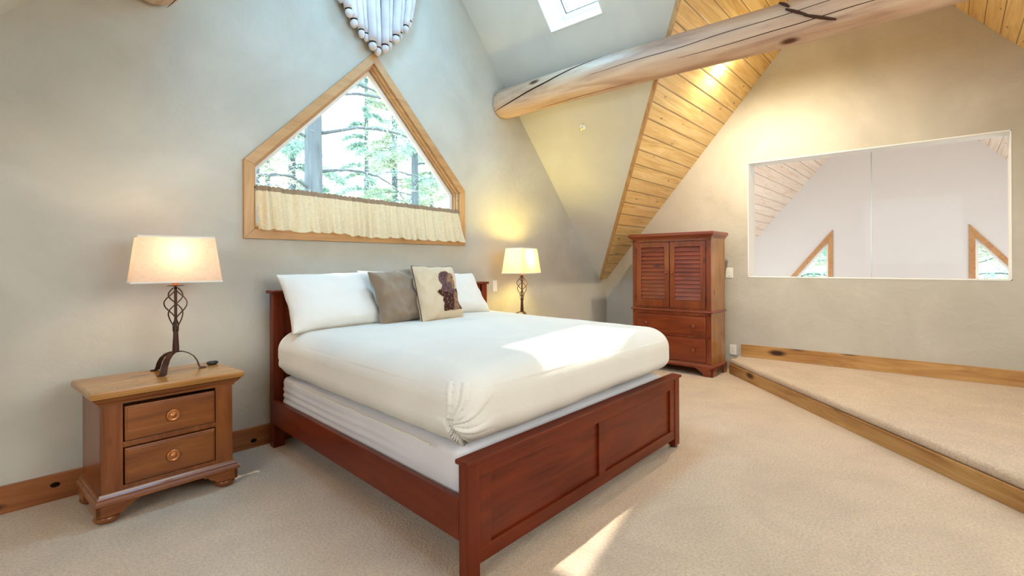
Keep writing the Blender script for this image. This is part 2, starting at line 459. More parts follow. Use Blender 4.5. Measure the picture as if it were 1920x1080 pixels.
struct('ceiling', bm, M_plaster2)
# main roof slopes, tongue and groove pine, right and left of the cross gable
for sx, xa, xk, xks, xe in ((1, XV, xdr(ZK), xdr(ZKS), XW), (-1, XVL, xdl(ZK), xdl(ZKS), XL)):
    bm = bmesh.new(); slab(bm, [(xe, YA, ZK), (xe, YR, ZR), (xa, YR, ZR), (xk, YA, ZK)], [], nn); struct('ceiling', bm, M_planks)
    bm = bmesh.new(); slab(bm, [(xe, YS, ZKS), (xe, YR, ZR), (xa, YR, ZR), (xks, YS, ZKS)], [], ns); struct('ceiling', bm, M_planks)
# valley trim between plaster and planks
def valley(name, k0, k1):
    a = Vector(k0); b2 = Vector(k1); d = (b2-a).normalized()
    w = Vector((0, MR, 1)).normalized(); s = d.cross(w).normalized()
    if s.x < 0: s = -s
    bm = bmesh.new(); pts = [a-s*.004, a+s*.014, b2+s*.014, b2-s*.004]
    slab(bm, [p-w*.035 for p in pts], [], w*.04); return struct(name, bm, M_pine_z)
valley('trim_1', (xdr(ZK), YA, ZK), (XV, YR, ZR))

# baseboards
bm = B(XL, 5.55, YA-.02, YA, 0, .14)
o = struct('baseboard_back', bm, M_pine_r, bevel=.003)
for kx, kz in ((.412, .085), (1.425, .05)):
    lathe_b = bmesh.new(); lathe(lathe_b, [(0, -.002), (.016, -.002), (.016, .001), (0, .001)], 20, (kx, YA-.0205, kz), 'y', 1.25, .8)
    obj('dark_knot', lathe_b, M_dark, o)
struct('baseboard_right', B(XW-.02, XW, YS, 1.83, .17, .31), M_pine_y, bevel=.003)

# raised platform (diagonal step)
E0 = Vector((5.935, 1.872)); E1 = Vector((1.42, -2.25)); dv = (E1-E0).normalized(); nv = Vector((-dv.y, dv.x))
if nv.x > 0: nv = -nv                                    # points towards the lower floor
pl = empty('floor_platform', (0, 0, 0), kind='structure')
bm = bmesh.new()
ins = .03
A_ = E0-nv*ins; B_ = E1-nv*ins
pts = [(A_.x, A_.y), (XW, 1.857), (XW, YS), (B_.x, B_.y)]
prism(bm, pts, 'z', .0, .16)
obj('platform_base', bm, M_carpet, pl)
# carpet top with rolled nosing
prof = [(-.02, .109), (.034, .109), (.042, .114), (.046, .128), (.046, .146), (.040, .160), (.026, .168), (-.02, .170)]
bm = bmesh.new(); n = 80; rings = []
for i in range(n+1):
    p = E0+(E1-E0)*(i/n)
    rings.append([bm.verts.new((p.x+nv.x*(o_-.03+.004*noise.noise(Vector((i*.4, 0, 0)))), p.y+nv.y*(o_-.03), z)) for o_, z in prof])
for a, c2 in zip(rings, rings[1:]):
    for i in range(len(prof)-1): bm.faces.new((a[i], a[i+1], c2[i+1], c2[i]))
bm.faces.new(rings[0]); bm.faces.new(rings[-1])
v_ = [r[-1] for r in rings]+[bm.verts.new((XW, YS, .17)), bm.verts.new((XW, 1.857, .17))]
bm.faces.new(v_)
obj('carpet_nosing', bm, M_carpet, pl, smooth=True, autos=50)
rl = (E1-E0).length
o = obj('step_riser', B(0, rl, -.03, -.008, 0, .110), M_pine, pl, bevel=.003)
o.location = (E0.x, E0.y, 0); o.rotation_euler = (0, 0, math.atan2(dv.y, dv.x))

# ------------------------------------------------------------------ gable window
def poly_ring(bm, outer, inner, y0, y1, mi=0):
    a = [[bm.verts.new((x, y, z)) for x, z in loop] for loop in (outer, inner) for y in (y0, y1)]
    n = len(outer)
    for i in range(n):
        j = (i+1) % n
        for p, q in ((a[0], a[2]), (a[1], a[3]), (a[0], a[1]), (a[2], a[3])):
            bm.faces.new((p[i], p[j], q[j], q[i])).material_index = mi
    return bm
def inset(loop, d):
    n = len(loop); out = []
    for i in range(n):
        p0, p1, p2 = (Vector(loop[i-1]), Vector(loop[i]), Vector(loop[(i+1) % n]))
        e1 = (p1-p0).normalized(); e2 = (p2-p1).normalized()
        n1 = Vector((-e1.y, e1.x)); n2 = Vector((-e2.y, e2.x)); bis = (n1+n2).normalized()
        out.append(tuple(p1+bis*(d/bis.dot(n1))))
    return out
win = [(wx0, wz0), (wx1, wz0), (wx1, wz1), (wpx, wpz), (wx0, wz1)]
w1 = empty('window_1', (wpx, YA, wz0), kind='structure')
mv = lambda loop: [(x-wpx, z-wz0) for x, z in loop]
# casing built member by member: each board keeps its mitre
outer = inset(win, -.066); inner = inset(win, 0)
for i in range(5):
    j = (i+1) % 5; bm = bmesh.new()
    q = [outer[i], outer[j], inner[j], inner[i]]
    prism(bm, mv(q), 'y', -.024, .001); obj('casing', bm, M_casing if i != 1 and i != 4 else M_pine_z, w1, bevel=.003)
bm = bmesh.new(); poly_ring(bm, mv(inset(win, .0)), mv(inset(win, .016)), 0, .10); obj('jamb_lining', bm, M_casing, w1, bevel=.002)
bm = bmesh.new(); poly_ring(bm, mv(inset(win, .010)), mv(inset(win, .026)), .028, .045); obj('stop_bead', bm, M_casing, w1, bevel=.002)
bm = bmesh.new(); poly_ring(bm, mv(inset(win, .016)), mv(inset(win, .055)), .075, .105); obj('sash', bm, M_white, w1, bevel=.003)
bm = bmesh.new(); prism(bm, mv(inset(win, .05)), 'y', .088, .092); obj('glass', bm, M_glass, w1)

# skylights in the cross-gable slopes; the left one is unseen, added for blue light
for wname, xs, sg, nv_ in (('window_2', xdr, 1, nr), ('window_8', xdl, -1, nl)):
    w2 = empty(wname, (xs((szl+szh)/2), (sy0+sy1)/2, (szl+szh)/2), kind='structure')
    o2 = w2.location.copy(); up = Vector((-sg, 0, MD)).normalized(); nr1 = nv_.normalized()
    def sl(y, s, h): return Vector((0, y, 0))+up*s+nr1*h
    hl = (Vector((xs(szh), 0, szh))-Vector((xs(szl), 0, szl))).length/2; hw = (sy1-sy0)/2
    def frame(y0, y1, s0, s1, wd, h0, h1, bm):
        o_ = [(y0, s0), (y1, s0), (y1, s1), (y0, s1)]; i_ = [(y0+wd, s0+wd), (y1-wd, s0+wd), (y1-wd, s1-wd), (y0+wd, s1-wd)]
        a = [[bm.verts.new(sl(y, s, h)) for y, s in lp] for lp in (o_, i_) for h in (h0, h1)]
        for i in range(4):
            j = (i+1) % 4
            for p, q in ((a[0], a[2]), (a[1], a[3]), (a[0], a[1]), (a[2], a[3])): bm.faces.new((p[i], p[j], q[j], q[i]))
        return bm
    obj('shaft_lining', frame(-hw, hw, -hl, hl, .008, -.004, .36, bmesh.new()), M_white, w2)
    obj('skylight_frame', frame(-hw+.008, hw-.008, -hl+.008, hl-.008, .05, .27, .31, bmesh.new()), M_white, w2, bevel=.004)
    obj('gasket', frame(-hw+.055, hw-.055, -hl+.055, hl-.055, .006, .262, .275, bmesh.new()), M_black, w2)
    obj('screen_bar', frame(-hw+.085, hw-.085, -hl+.085, hl-.085, .004, .268, .276, bmesh.new()), M_black, w2)
    bm = bmesh.new(); vs = [bm.verts.new(sl(y, s, .29)) for y, s in ((-hw+.05, -hl+.05), (hw-.05, -hl+.05), (hw-.05, hl-.05), (-hw+.05, hl-.05))]; bm.faces.new(vs)
    obj('glass', bm, M_glass, w2)

# interior opening to the great room: white reveals and two fixed panes
w3 = empty('window_3', (XW, (oy0+oy1)/2, oz0), kind='structure')
hw3 = (oy1-oy0)/2; h3 = oz1-oz0
bm = bmesh.new()
for a in ((-hw3, -hw3+.008, 0, h3), (hw3-.008, hw3, 0, h3), (-hw3, hw3, 0, .008), (-hw3, hw3, h3-.008, h3)):
    box(bm, -.003, .25, *a)
obj('reveal', bm, M_white, w3)
ym = .612-(oy0+oy1)/2
obj('glass', B(.225, .231, -hw3+.008, ym-.004, .008, h3-.008), M_glass, w3)
obj('glass', B(.225, .231, ym+.004, hw3-.008, .008, h3-.008), M_glass, w3)
obj('pane_joint', B(.222, .234, ym-.004, ym+.004, .008, h3-.008), M_chrome, w3)
# daylight windows behind the camera
w4 = empty('window_4', (2.4, YS, 1.4), kind='structure')
lp = [(-1.6, 0), (1.6, 0), (1.6, 1.0), (0, 2.5), (-1.6, 1.0)]
obj('casing', poly_ring(bmesh.new(), inset(lp, -.07), inset(lp, .02), -.06, .03), M_casing, w4)
w5 = empty('window_5', (XL, .675, 1.2), kind='structure')
bm = bmesh.new(); box(bm, -.08, .02, -.99, -.90, -.07, 1.67); box(bm, -.08, .02, .90, .99, -.07, 1.67); box(bm, -.08, .02, -.9, .9, -.07, .02); box(bm, -.08, .02, -.9, .9, 1.58, 1.67)
obj('casing', bm, M_casing, w5)

# ------------------------------------------------------------------ great room seen through the opening
XG = 11.1
gwl = [(1.735, -.3), (2.85, -.3), (2.85, .26), (1.735, 1.66)]
gwr = [(2*.71-y, z) for y, z in gwl][::-1]
ZF = -2.7
gx0 = XW+.25
bm = bmesh.new()
slab(bm, [(XG, YS, ZF), (XG, YA, ZF), (XG, YA, ZK), (XG, YR, ZR), (XG, YS, ZKS)],
     [[(XG, y, z) for y, z in gwl], [(XG, y, z) for y, z in gwr]], (.15, 0, 0))
struct('wall_far', bm, M_farwall)
bm = bmesh.new(); slab(bm, [(gx0, YA, ZK), (gx0, YR, ZR), (XG, YR, ZR), (XG, YA, ZK)], [], nn); struct('ceiling', bm, M_planks2)
bm = bmesh.new(); slab(bm, [(gx0, YS, ZKS), (gx0, YR, ZR), (XG, YR, ZR), (XG, YS, ZKS)], [], ns); struct('ceiling', bm, M_planks2)
struct('wall_far_side', B(gx0, XG+.1, YA, YA+.1, ZF, ZK+.1), M_farwall)
struct('wall_far_side', B(gx0, XG+.1, YS-.1, YS, ZF, ZKS+.1), M_farwall)
struct('wall_below', B(XW, gx0, YS, YA, ZF, -.06), M_farwall)
struct('floor', B(gx0, XG+.1, YS-.1, YA+.1, ZF-.06, ZF), M_honey_x)
for k, lp in enumerate((gwl, gwr)):
    w = empty('window_%d' % (6+k), (XG, 0, 0), kind='structure')
    d = -.075 if True else 0
    out_ = inset(lp, d)
    for i in range(4):
        j = (i+1) % 4; bm = bmesh.new()
        prism(bm, [out_[i], out_[j], lp[j], lp[i]], 'x', -.022, .002); obj('casing', bm, M_casing, w, bevel=.002)
    inn = inset(lp, .04)
    for i in range(4):
        j = (i+1) % 4; bm = bmesh.new()
        prism(bm, [lp[i], lp[j], inn[j], inn[i]], 'x', .05, .10); obj('sash', bm, M_white, w)
    bm = bmesh.new(); prism(bm, inn, 'x', .07, .075); obj('glass', bm, M_glass, w)

# ------------------------------------------------------------------ log purlins
def log(x, z, y0, y1, r, label, seed, crack):
    o = empty('log_beam', (x, y1, z), 0, label, 'beam', 'peeled log beams')
    n = 48; m = 90; L_ = y1-y0; bm = bmesh.new(); rings = []
    for i in range(m+1):
        t = i/m; y = -L_*t
        e = min(t*L_, (1-t)*L_); tap = 1 if e > .05 else (1-(1-e/.05)**2*.16)
        cx = .02*noise.noise(Vector((seed, y*.5, 0))); cz = .02*noise.noise(Vector((seed+9, y*.5, 0)))
        rings.append([bm.verts.new((cx+math.cos(a)*r*tap*k, y, cz+math.sin(a)*r*tap*k)) for a, k in
                      [(2*PI*j/n, 1+.035*noise.noise(Vector((seed+2*math.cos(2*PI*j/n), y*1.3, 2*math.sin(2*PI*j/n))))) for j in range(n)]])
    for a, b2 in zip(rings, rings[1:]):
        for j in range(n): bm.faces.new((a[j], a[(j+1) % n], b2[(j+1) % n], b2[j]))
    bm.faces.new(rings[0]); bm.faces.new(rings[-1][::-1])
    obj('log', bm, M_log, o, smooth=True, autos=50)
    for (ya, yb, a0, a1, w) in crack:
        bm = bmesh.new(); pts = []; rs = []
        q = 26
        for i in range(q+1):
            t = i/q; y = ya+(yb-ya)*t; a = math.radians(a0+(a1-a0)*t+5*noise.noise(Vector((seed+ya, t*4, 0))))
            rr = r*(1+.035*noise.noise(Vector((seed+2*math.cos(a), y*1.3, 2*math.sin(a)))))
            pts.append((math.cos(a)*rr+.02*noise.noise(Vector((seed, y*.5, 0))), y, math.sin(a)*rr+.02*noise.noise(Vector((seed+9, y*.5, 0))))); rs.append(.0008+w*math.sin(PI*min(1, t*1.02))**.6)
        tube(bm, pts, rs, 6); obj('drying_check', bm, M_crack, o)
    return o
LX, LZ, LR = 3.985, 2.955, .152
lg = log(LX, LZ, YS, YA-.005, LR, 'peeled log beam with a long dark crack running from the back wall over the armoire', 1.3,
    [(-.01, -1.30, 222, 122, .006), (-1.2, -3.4, 190, 170, .002), (-2.0, -3.6, 215, 200, .002), (-.5, -1.6, 262, 255, .0015)])
bm = bmesh.new()
for ya, yb, a0, a1 in ((-2.72, -2.79, 128, 160), (-2.77, -2.90, 165, 196), (-2.88, -3.06, 194, 226)):
    pts = []
    for i in range(9):
        t = i/8; a = math.radians(a0+(a1-a0)*t); pts.append((math.cos(a)*LR*1.0, ya+(yb-ya)*t, math.sin(a)*LR*1.0))
    tube(bm, pts, [.003+.008*math.sin(PI*(.15+.7*i/8)) for i in range(9)], 6)
obj('bark_scar', bm, M_scar, lg, smooth=True)
log(2*XD-LX-.005, LZ, YS, YA-.005, LR, 'peeled log beam end at the top left above the bedside lamp', 5.1, [(-.02, -1.2, 300, 330, .005)])

# ------------------------------------------------------------------ ceiling fixtures
# recessed light in the pine slope
cp = Vector((5.16, 1.665, zmain(1.665)))
rt = empty('recessed_light', cp, 0, 'small round lit recessed downlight in the pine plank ceiling', 'ceiling light')
q = Vector((0, -MR, -1)).normalized().to_track_quat('-Z', 'Y'); rt.rotation_mode = 'QUATERNION'; rt.rotation_quaternion = q
bm = bmesh.new(); lathe(bm, [(.040, -.001), (.056, -.001), (.058, -.006), (.053, -.010), (.042, -.009), (.040, -.001)], 32); obj('trim_ring', bm, M_white, rt, smooth=True)
bm = bmesh.new(); lathe(bm, [(0, -.022), (.02, -.019), (.034, -.012), (.042, -.003)], 24); obj('lens', bm, M_bulb, rt, smooth=True)
sp = light('recessed_spot', 'SPOT', cp+Vector((0, -MR, -1)).normalized()*.05, 230, (1, .88, .66), (.15, -.15, -1), spot_size=2.9, spot_blend=1.0, shadow_soft_size=.04)
light('recessed_glow', 'POINT', cp+Vector((0, -MR, -1)).normalized()*.12, 11.0, (1, .86, .55), shadow_soft_size=.03)

# sprinkler head on the plaster slope
sx_, sz_ = 4.47, 0
zz = AD-MD*sx_
spk = empty('sprinkler_head', (sx_, 2.905, zz), 0, 'small metal fire sprinkler head on the sloped plaster ceiling below the log', 'sprinkler')
spk.rotation_euler = Vector((MD, 0, 1)).to_track_quat('Z', 'Y').to_euler()
bm = bmesh.new(); lathe(bm, [(0, .002), (.03, .002), (.032, -.004), (.02, -.009), (.011, -.010), (.011, -.022), (0, -.022)], 24); obj('escutcheon', bm, M_white, spk, smooth=True, autos=40)
bm = bmesh.new()
for s in (-1, 1): tube(bm, [(s*.008, 0, -.020), (s*.014, 0, -.030), (s*.012, 0, -.044), (0, 0, -.052)], .0025, 6)
obj('yoke', bm, M_chrome, spk, smooth=True)
bm = bmesh.new(); lathe(bm, [(0, -.052), (.015, -.052), (.016, -.054), (0, -.055)], 16); obj('deflector', bm, M_chrome, spk)

# ------------------------------------------------------------------ bed
BX, BY = 2.345, 1.405
def bm_map(p):
    x, y, z = p
    return Vector((x*(1+.023*y)+.104*y, y, z))
bed = empty('bed', (BX, BY, 0), 0, 'cherry-red wooden panel bed with low footboard under the gable window', 'bed')
mpb = bm_map
# footboard: local y 0 (front) .. .06
fb = obj('footboard', B(-.96, .96, .016, .040, .062, .470, mpb), M_cherry_x, bed, bevel=.002)
bm = bmesh.new()
box(bm, -.935, .935, .002, .046, .405, .470, mpb); box(bm, -.935, .935, .002, .046, .062, .125, mpb)
box(bm, -.935, -.865, .002, .046, .125, .405, mpb); box(bm, .865, .935, .002, .046, .125, .405, mpb); box(bm, -.035, .035, .002, .046, .125, .405, mpb)
obj('panel_frame', bm, M_cherry_x, fb, bevel=.003)
obj('top_cap', B(-1.018, 1.018, -.014, .060, .470, .488, mpb), M_cherry_x, fb, bevel=.004)
for s in (-1, 1):
    lg_ = obj('leg', B(s*.97-.035, s*.97+.035, -.003, .052, .014 if s > 0 else .0, .470, mpb), M_cherry_z, bed, bevel=.004)
bm = bmesh.new(); lathe(bm, [(0, 0), (.022, 0), (.024, .004), (.022, .010), (.008, .012), (.008, .02), (0, .02)], 20, (.965, .024, 0)); obj('caster_cup', bm, M_iron, bed, smooth=True, autos=40)
# side rails
for s in (-1, 1):
    o = obj('side_rail', B(s*.993-.014, s*.993+.014, .05, 2.08, .165, .330, mpb), M_cherry_y, bed, bevel=.003)
# headboard
hb = obj('headboard', B(-.94, .94, 2.105, 2.135, .16, 1.05, mpb), M_cherry_x, bed, bevel=.002)
bm = bmesh.new(); box(bm, -.93, .93, 2.095, 2.145, .95, 1.05, mpb); box(bm, -.93, .93, 2.095, 2.145, .16, .40, mpb)
for c0 in (-.93, -.03, .87): box(bm, c0, c0+.06, 2.095, 2.145, .40, .95, mpb)
obj('panel_frame', bm, M_cherry_x, hb, bevel=.003)
obj('top_cap', B(-1.022, 1.022, 2.065, 2.165, 1.055, 1.078, mpb), M_cherry_x, hb, bevel=.005)
for s in (-1, 1):
    obj('leg', B(s*.968-.036, s*.968+.036, 2.08, 2.150, 0, 1.055, mpb), M_cherry_z, bed, bevel=.004)
obj('slat_platform', B(-.975, .975, .06, 2.09, .185, .205, mpb), M_honey_x, bed)

# box spring
def dsp(p, n):
    d = 0
    if abs(n.x) > .6:
        k = max(0, min(1, (p.y+.75)/1.2))
        d += (.0045*math.sin((p.z)*2*PI/.042+.8*noise.noise(Vector((p.y*1.5, 0, 0))))*k)
        if p.z < -.09 or p.z > .07: d *= .3
    return d+.004*noise.noise(p*3.5)
bs = empty('box_spring', (BX, BY, .206), 0, 'white box spring with horizontally rippled cover inside the bed rails', 'box spring')
bm = bmesh.new(); rbox(bm, 0, 1.085, .142, .955, .985, .141, .055, .03, (30, 120, 26), dsp, mpb)
obj('cover', bm, M_box, bs, smooth=True)

# mattress with duvet on it: the duvet is tucked and gathered at the foot corner
def fold(p):
    """gathered corner near the front-left: p local to the duvet"""
    return 0
FA = Vector((-1.00, .62)); 
def dsp2(p, n):
    d = .007*noise.noise(p*1.7)+.003*noise.noise(p*5)
    side = 1-max(0, n.z)
    lowz = max(0, (-p.z)/.16)
    # hem ripples on the sides
    if abs(n.x) > .4: d += .005*lowz*noise.noise(Vector((p.y*7, 0, 1)))+.003*lowz*noise.noise(Vector((p.y*17, 0, 1)))
    if n.y < -.4: d += .006*lowz*noise.noise(Vector((p.x*6, 3, 1)))
    # broad top swells
    if n.z > .5: d += .012*noise.noise(Vector((p.x*1.1, p.y*1.1, 4)))
    # gathers: creases fan out from a point on the rounded corner; the arc coordinate runs round that corner
    if p.y < -.55 and p.x < -.45:
        if p.y < -.875 and p.x > -.852: sa = p.x
        elif p.x > -.852: sa = 9
        else:
            phi = max(0, min(PI/2, math.atan2(-.852-p.x, max(1e-4, -.875-p.y)))) if p.y < -.875 else PI/2
            sa = -.852-.16*phi-max(0, p.y+.875)
        if sa < 2 and n.z < .75:
            q = Vector((sa+1.05, p.z+.045)); r = q.length; a = math.degrees(math.atan2(q.y, q.x))
            if -75 < a < 110 and r < .27:
                w = min(1, r/.035)*max(0, 1-r/.27)**.8*min(1, (a+75)/20, (110-a)/25)
                ph = math.radians((a+10*math.sin(r*16+1))*10.5+40)
                sv = math.sin(ph)
                d += w*(.013*(1-abs(sv)**.45*2)*-1 if sv < 0 else .004*sv*w)
            # the fold lip that falls from the gather point to the lower hem
            t = max(0, min(1, (-.045-p.z)/.115)); e = sa-(-1.05+.085*t)
            if -.165 < p.z < -.03:
                if -.07 < e < 0: d += .018*(1+e/.07)
                elif 0 <= e < .03: d -= .016*(1-e/.03)
    if p.x < -.8 and p.y > .8 and p.z < -.02: d += .005*math.sin((p.z+p.y*.4)*90)*max(0, 1-abs(p.y-.93)/.08)
    return d
dv_ = empty('duvet', (BX, BY, .488), 0, 'thick white textured duvet covering the mattress, gathered at the foot corner', 'duvet')
bm = bmesh.new(); rbox(bm, 0, 1.055, .163, 1.012, 1.035, .160, .16, .125, (230, 230, 64), dsp2, mpb)
for v in bm.verts:                                   # crown of the top, hem rides up a little towards the right of the foot
    u = v.co
    yy = u.y; xx = (u.x-.104*yy)/(1+.023*yy)
    if u.z > .15: u.z += .018*(1-min(1, (xx/1.0)**2))*(1-min(1, ((yy-1.05)/1.05)**4))
    if u.z < .12 and yy < .25: u.z += .028*max(0, (xx+.55)/1.5)*(1-u.z/.12)
obj('cover', bm, M_duvet, dv_, smooth=True)
bm = bmesh.new(); pts = []
for i in range(81):
    y = .25+1.50*i/80; pts.append(mpb((-1.002-.006*noise.noise(Vector((y*7, 0, 1))), y, .004+.004*noise.noise(Vector((y*9, 0, 2))))))
tube(bm, pts, .004, 6); obj('hem_piping', bm, M_duvet, dv_, smooth=True)

# pillows
def pillow(name, W_, H_, T_, loc, lean, yawd, rolld, mat, label, cat, group=None, seed=0, flange=.0, pinch=.07, nn_=44, piping=None, wr=.006, post=None):
    o = empty(name, loc, 0, label, cat, group)
    bm = bmesh.new(); g = {}
    R_ = Matrix.Rotation(math.radians(yawd), 3, 'Z') @ Matrix.Rotation(math.radians(90-lean), 3, 'X') @ Matrix.Rotation(math.radians(rolld), 3, 'Z')
    def S(u, v, s):
        px = u*W_/2*(1-pinch*(1-v*v)*abs(u)**3); py = v*H_/2*(1-pinch*(1-u*u)*abs(v)**3)
        e = max(0, (1-abs(u)**3.2))**.55*max(0, (1-abs(v)**3.2))**.55
        z = s*T_/2*e
        w = wr*1.3*(noise.noise(Vector((u*2+seed, v*2, s)))+.7*noise.noise(Vector((u*5+seed, v*3.5, s*2))))
        rad = wr*.9*math.sin(9*math.atan2(v, u)+seed)*min(1, max(abs(u), abs(v))**4)
        z += s*(w+rad)*min(1, e*2.5)
        if v < -.2: z += T_*.10*(-v-.2)*s
        return R_ @ Vector((px, py+H_/2, z))
    for s in (1, -1):
        for i in range(nn_+1):
            for j in range(nn_+1):
                ed = i in (0, nn_) or j in (0, nn_)
                if ed and s == -1: g[(i, j, s)] = g[(i, j, 1)]
                else:
                    u, v = math.sin((i/nn_*2-1)*PI/2*.98)/math.sin(PI/2*.98), math.sin((j/nn_*2-1)*PI/2*.98)/math.sin(PI/2*.98)
                    g[(i, j, s)] = bm.verts.new(S(u, v, s))
        for i in range(nn_):
            for j in range(nn_):
                f = [g[(i, j, s)], g[(i+1, j, s)], g[(i+1, j+1, s)], g[(i, j+1, s)]]
                bm.faces.new(f if s == 1 else f[::-1])
    c = obj('cover' if True else name, bm, mat, o, smooth=True)
    if piping:
        bm = bmesh.new(); pts = []
        K = 40
        per = [(-1+2*i/K, -1) for i in range(K)]+[(1, -1+2*i/K) for i in range(K)]+[(1-2*i/K, 1) for i in range(K)]+[(-1, 1-2*i/K) for i in range(K)]
        tube(bm, [S(u, v, 1)+R_ @ Vector((0, 0, 0)) for u, v in per], .0035, 6, closed=True); obj('piping', bm, piping, o, smooth=True)
    if post: post(o, S)
    return o

PG = 'white bed pillows against the headboard'
ztop = .805
pillow('pillow', .66, .43, .16, (2.50, 3.375, ztop-.008), 20, 0, -1, M_pillow, 'white pillow mostly hidden between the large left pillow and the brown cushion', 'pillow', PG, 3)
pillow('pillow', .70, .44, .19, (1.855, 3.19, ztop+.005), 30, 0, 1, M_pillow, 'plump white pillow at the left end of the headboard', 'pillow', PG, 1)
pillow('pillow', .70, .42, .19, (2.985, 3.19, ztop+.005), 32, 0, 0, M_pillow, 'white pillow at the right, behind the portrait cushion', 'pillow', PG, 8)
pillow('cushion', .43, .43, .15, (2.315, 3.06, ztop+.01), 20, -3, 5, M_brown, 'plain brown silk cushion leaning behind the portrait cushion', 'cushion', None, 5, wr=.016, pinch=.09)

def portrait(o, S):
    def inp(x, y, P):
        r = False; j = len(P)-1
        for i in range(len(P)):
            if (P[i][1] > y) != (P[j][1] > y) and x < (P[j][0]-P[i][0])*(y-P[i][1])/(P[j][1]-P[i][1])+P[i][0]: r = not r
            j = i
        return r
    # coordinates measured in the cushion's own front face, 0..1 left to right and bottom to top
    hair = [(.636, .87), (.70, .87), (.741, .84), (.70, .78), (.672, .70), (.645, .64), (.629, .60), (.60, .54), (.553, .475), (.50, .49), (.443, .52), (.48, .57), (.50, .61), (.456, .68), (.455, .76), (.487, .82), (.55, .86)]
    face = [(.741, .84), (.79, .835), (.828, .80), (.835, .755), (.825, .73), (.868, .655), (.858, .635), (.832, .625), (.85, .60), (.825, .585), (.838, .565), (.80, .535), (.70, .54), (.629, .60), (.672, .70), (.70, .78)]
    neck = [(.62, .60), (.80, .545), (.84, .50), (.77, .44), (.64, .46), (.58, .52)]
    coat = [(.363, .49), (.42, .53), (.52, .49), (.60, .50), (.64, .46), (.78, .46), (.80, .52), (.864, .55), (.90, .46), (.927, .37), (.95, .17), (.47, .133), (.46, .22), (.48, .28), (.462, .33), (.49, .386), (.43, .44)]
    vest = [(.747, .50), (.80, .50), (.86, .45), (.90, .36), (.89, .26), (.885, .17), (.657, .135), (.74, .30), (.76, .40)]
    layers = [(coat, 0), (vest, 2), (neck, 1), (face, 3), (hair, 1)]
    bms = {k: bmesh.new() for k in range(4)}
    n = 110
    for i in range(n):
        for j in range(n):
            x, y = (i+.5)/n, (j+.5)/n
            k = None
            for P, m_ in layers:
                if inp(x, y, P): k = m_
            if k is None: continue
            h = noise.noise(Vector((x*26, y*26, 0)))+.6*noise.noise(Vector((x*60, y*22, 3)))
            if k == 0: k = 0 if h < .42 else 2
            elif k == 2: k = 2 if h < .25 else 1
            elif k == 1: k = 1 if h < .3 else 0
            elif k == 3:
                k = 3
                if (x-.785)**2*2+(y-.745)**2*14 < .0022 or (.79 < x < .85 and .603 < y < .615) or (x < .74 and y < .66) or h > .45: k = 1
                if (x-.79)**2+(y-.74)**2*3 < .0003: k = 0
            b_ = bms[k]
            vs = []
            for a, c_ in ((i, j), (i+1, j), (i+1, j+1), (i, j+1)):
                u, v = a/n*2-1, c_/n*2-1
                p = S(u, v, 1); p2 = S(u, v, -1); d = (p-p2)
                d = d.normalized() if d.length > 1e-5 else Vector((0, -1, 0))
                vs.append(b_.verts.new(p+d*.0022))
            b_.faces.new(vs)
    root = None
    for k, (mm, nm) in enumerate(((M_ink1, 'printed_portrait'), (M_hair, 'printed_portrait_hair'), (M_ink3, 'printed_portrait_vest'), (M_ink3, 'printed_portrait_face'))):
        bmesh.ops.remove_doubles(bms[k], verts=bms[k].verts, dist=1e-5)
        c_ = obj(nm, bms[k], mm, o, smooth=True)
pillow('cushion', .41, .44, .14, (2.560, 2.945, ztop+.012), 17, 0, -1, M_tan, 'tan cushion printed with a sepia portrait of a man in profile', 'cushion', None, 2, piping=M_pipe, wr=.011, pinch=.05, post=portrait)

